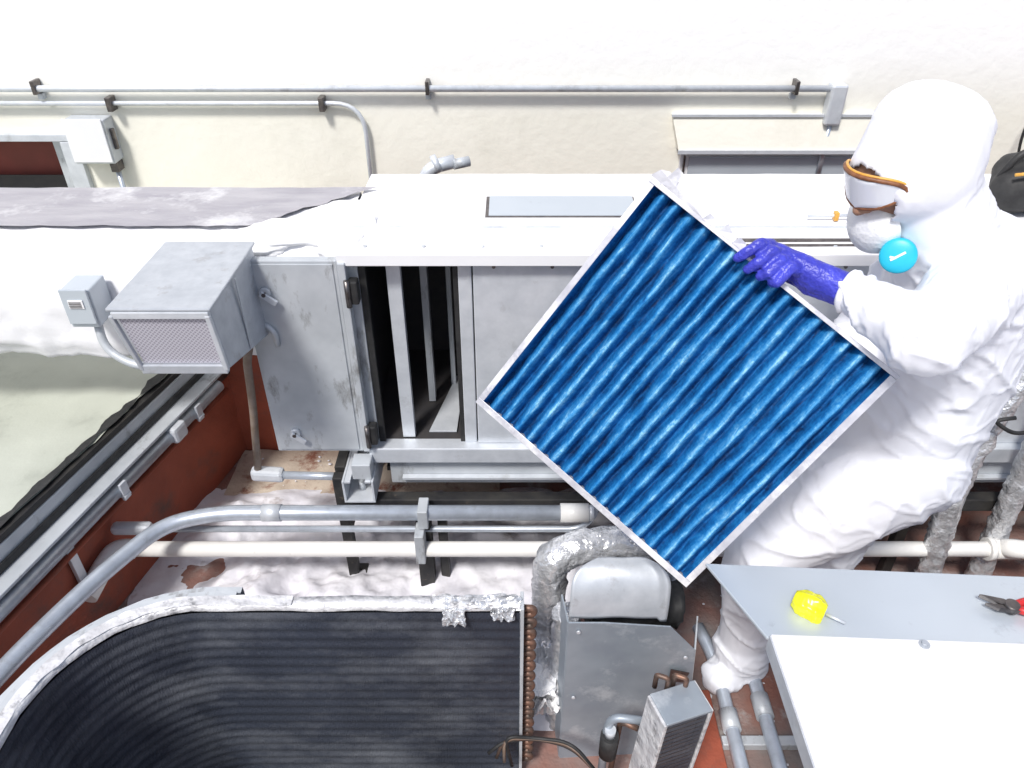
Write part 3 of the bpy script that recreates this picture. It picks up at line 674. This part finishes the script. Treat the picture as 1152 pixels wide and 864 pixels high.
dd=V((-.45,-.82,.30)).normalized(); dc0=V((.750,1.345,1.462))
cyl('respirator_disc',dc0-dd*.03,dc0+dd*.002,.034,cyan,pe,32)
bm=bmesh.new(); bmesh.ops.create_uvsphere(bm,u_segments=32,v_segments=16,radius=.034)
rot=dd.to_track_quat('Z','Y').to_matrix()
for v in bm.verts: v.co=rot@V((v.co.x,v.co.y,v.co.z*.25))+dc0+dd*.002
frombm('respirator_dome',bm,cyan,pe,True)
dx=dd.cross(V((0,0,1))).normalized(); dy_=dx.cross(dd)
obox('disc_mark',dc0+dd*.0095,(dx+dy_*-.9).normalized()*.015,(dx*.9+dy_).normalized()*.0022,dd*.0015,respm,pe,0)
obox('disc_mark_2',dc0+dd*.0095+dx*.008-dy_*.004,dx*.006,dy_*.002,dd*.0014,respm,pe,0)
# gloved hand over the filter edge
def es(a,c,u,r): p=fq(a,-u,c); return (p.x,p.y,p.z,r)
wr=(.648,1.292,1.412)
kn=[(.256,),(.285,),(.312,),(.337,)]
ps=[[es(.280,-.012,.036,.018),es(.350,-.012,.034,.018),(*wr,.033),es(.375,-.03,.026,.020),es(.30,-.035,.028,.016)]]
for i,(a,) in enumerate(kn):
    base=es(a+.010,-.008,.038,.0140); k1=es(a-.006-.003*i,.020,.030+.003*(i==1),.0122); k2=es(a-.016,.028,.002-.003*i,.0112); tp=es(a-.022,.019,-.022+.005*abs(i-1),.0098)
    ps+= [[base,k1],[k1,k2],[k2,tp]]
t0=es(.35,-.035,.022,.016); t1=es(.31,-.062,.012,.0135); t2=es(.28,-.062,-.020,.0115)
ps+=[[t0,t1],[t1,t2]]
ps.append([(*wr,.033),(.676,1.257,1.412,.038)])
hulls('glove_hand',ps,.0028,glove,pe,2,disp=lambda c:.0014*fbm(c,60,2))
tube('sleeve_cuff',[(.645,1.297,1.412),(.655,1.285,1.412),(.668,1.268,1.411)],lambda t:.0405+.004*math.sin(t*9),suit,pe,rad=0,seg=30,step=.003,crinkle=.004)
fw=V((.68,1.36,1.08)); ps=[]
pc=fq(.50,.36,-.075)
ps.append([(*fw,.03),(*pc,.018),(*(pc+ey*.03),.016),(*(pc-ey*.03),.016)])
for i in range(4):
    b0=pc+ey*(-.030+.02*i)-ex*.01; b1=b0-ex*.035+n*.006; b2=b1-ex*(.028-.004*abs(i-1))+n*.010
    ps+=[[(*b0,.012),(*b1,.011)],[(*b1,.011),(*b2,.009)]]
tb0=pc-ey*.03+ex*.03; ps.append([(*tb0,.014),(*(tb0-ey*.04-ex*.01),.010)])
hulls('glove_hand_far',ps,.0035,glove,pe,3)
# ------------------------------------------------------------------ light
w=bpy.data.worlds.new('World'); S.world=w; w.use_nodes=True; nt=w.node_tree
sky=nt.nodes.new('ShaderNodeTexSky'); sky.sky_type='NISHITA'; sky.sun_disc=False
sd=V((-.30,-.62,.95)).normalized()
sky.sun_elevation=math.asin(sd.z); sky.sun_rotation=math.atan2(sd.x,sd.y)%(2*math.pi); sky.dust_density=2.5
bg=nt.nodes['Background']; bg.inputs['Strength'].default_value=.135; nt.links.new(sky.outputs[0],bg.inputs['Color'])
sun=bpy.data.lights.new('sun','SUN'); sun.energy=3.6; sun.angle=math.radians(10); sun.color=(1,.98,.95)
so=bpy.data.objects.new('sun',sun); S.collection.objects.link(so); so.rotation_euler=sd.to_track_quat('Z','Y').to_euler()
cam=bpy.data.cameras.new('camera'); co=bpy.data.objects.new('camera',cam); S.collection.objects.link(co)
co.location=(0,0,2.1); co.rotation_euler=(math.radians(55),0,0); cam.sensor_width=36; cam.lens=850/1152*36; cam.clip_end=500; cam.clip_start=.02
S.camera=co
S.view_settings.view_transform='Standard'; S.view_settings.look='None'; S.view_settings.exposure=0; S.view_settings.gamma=1
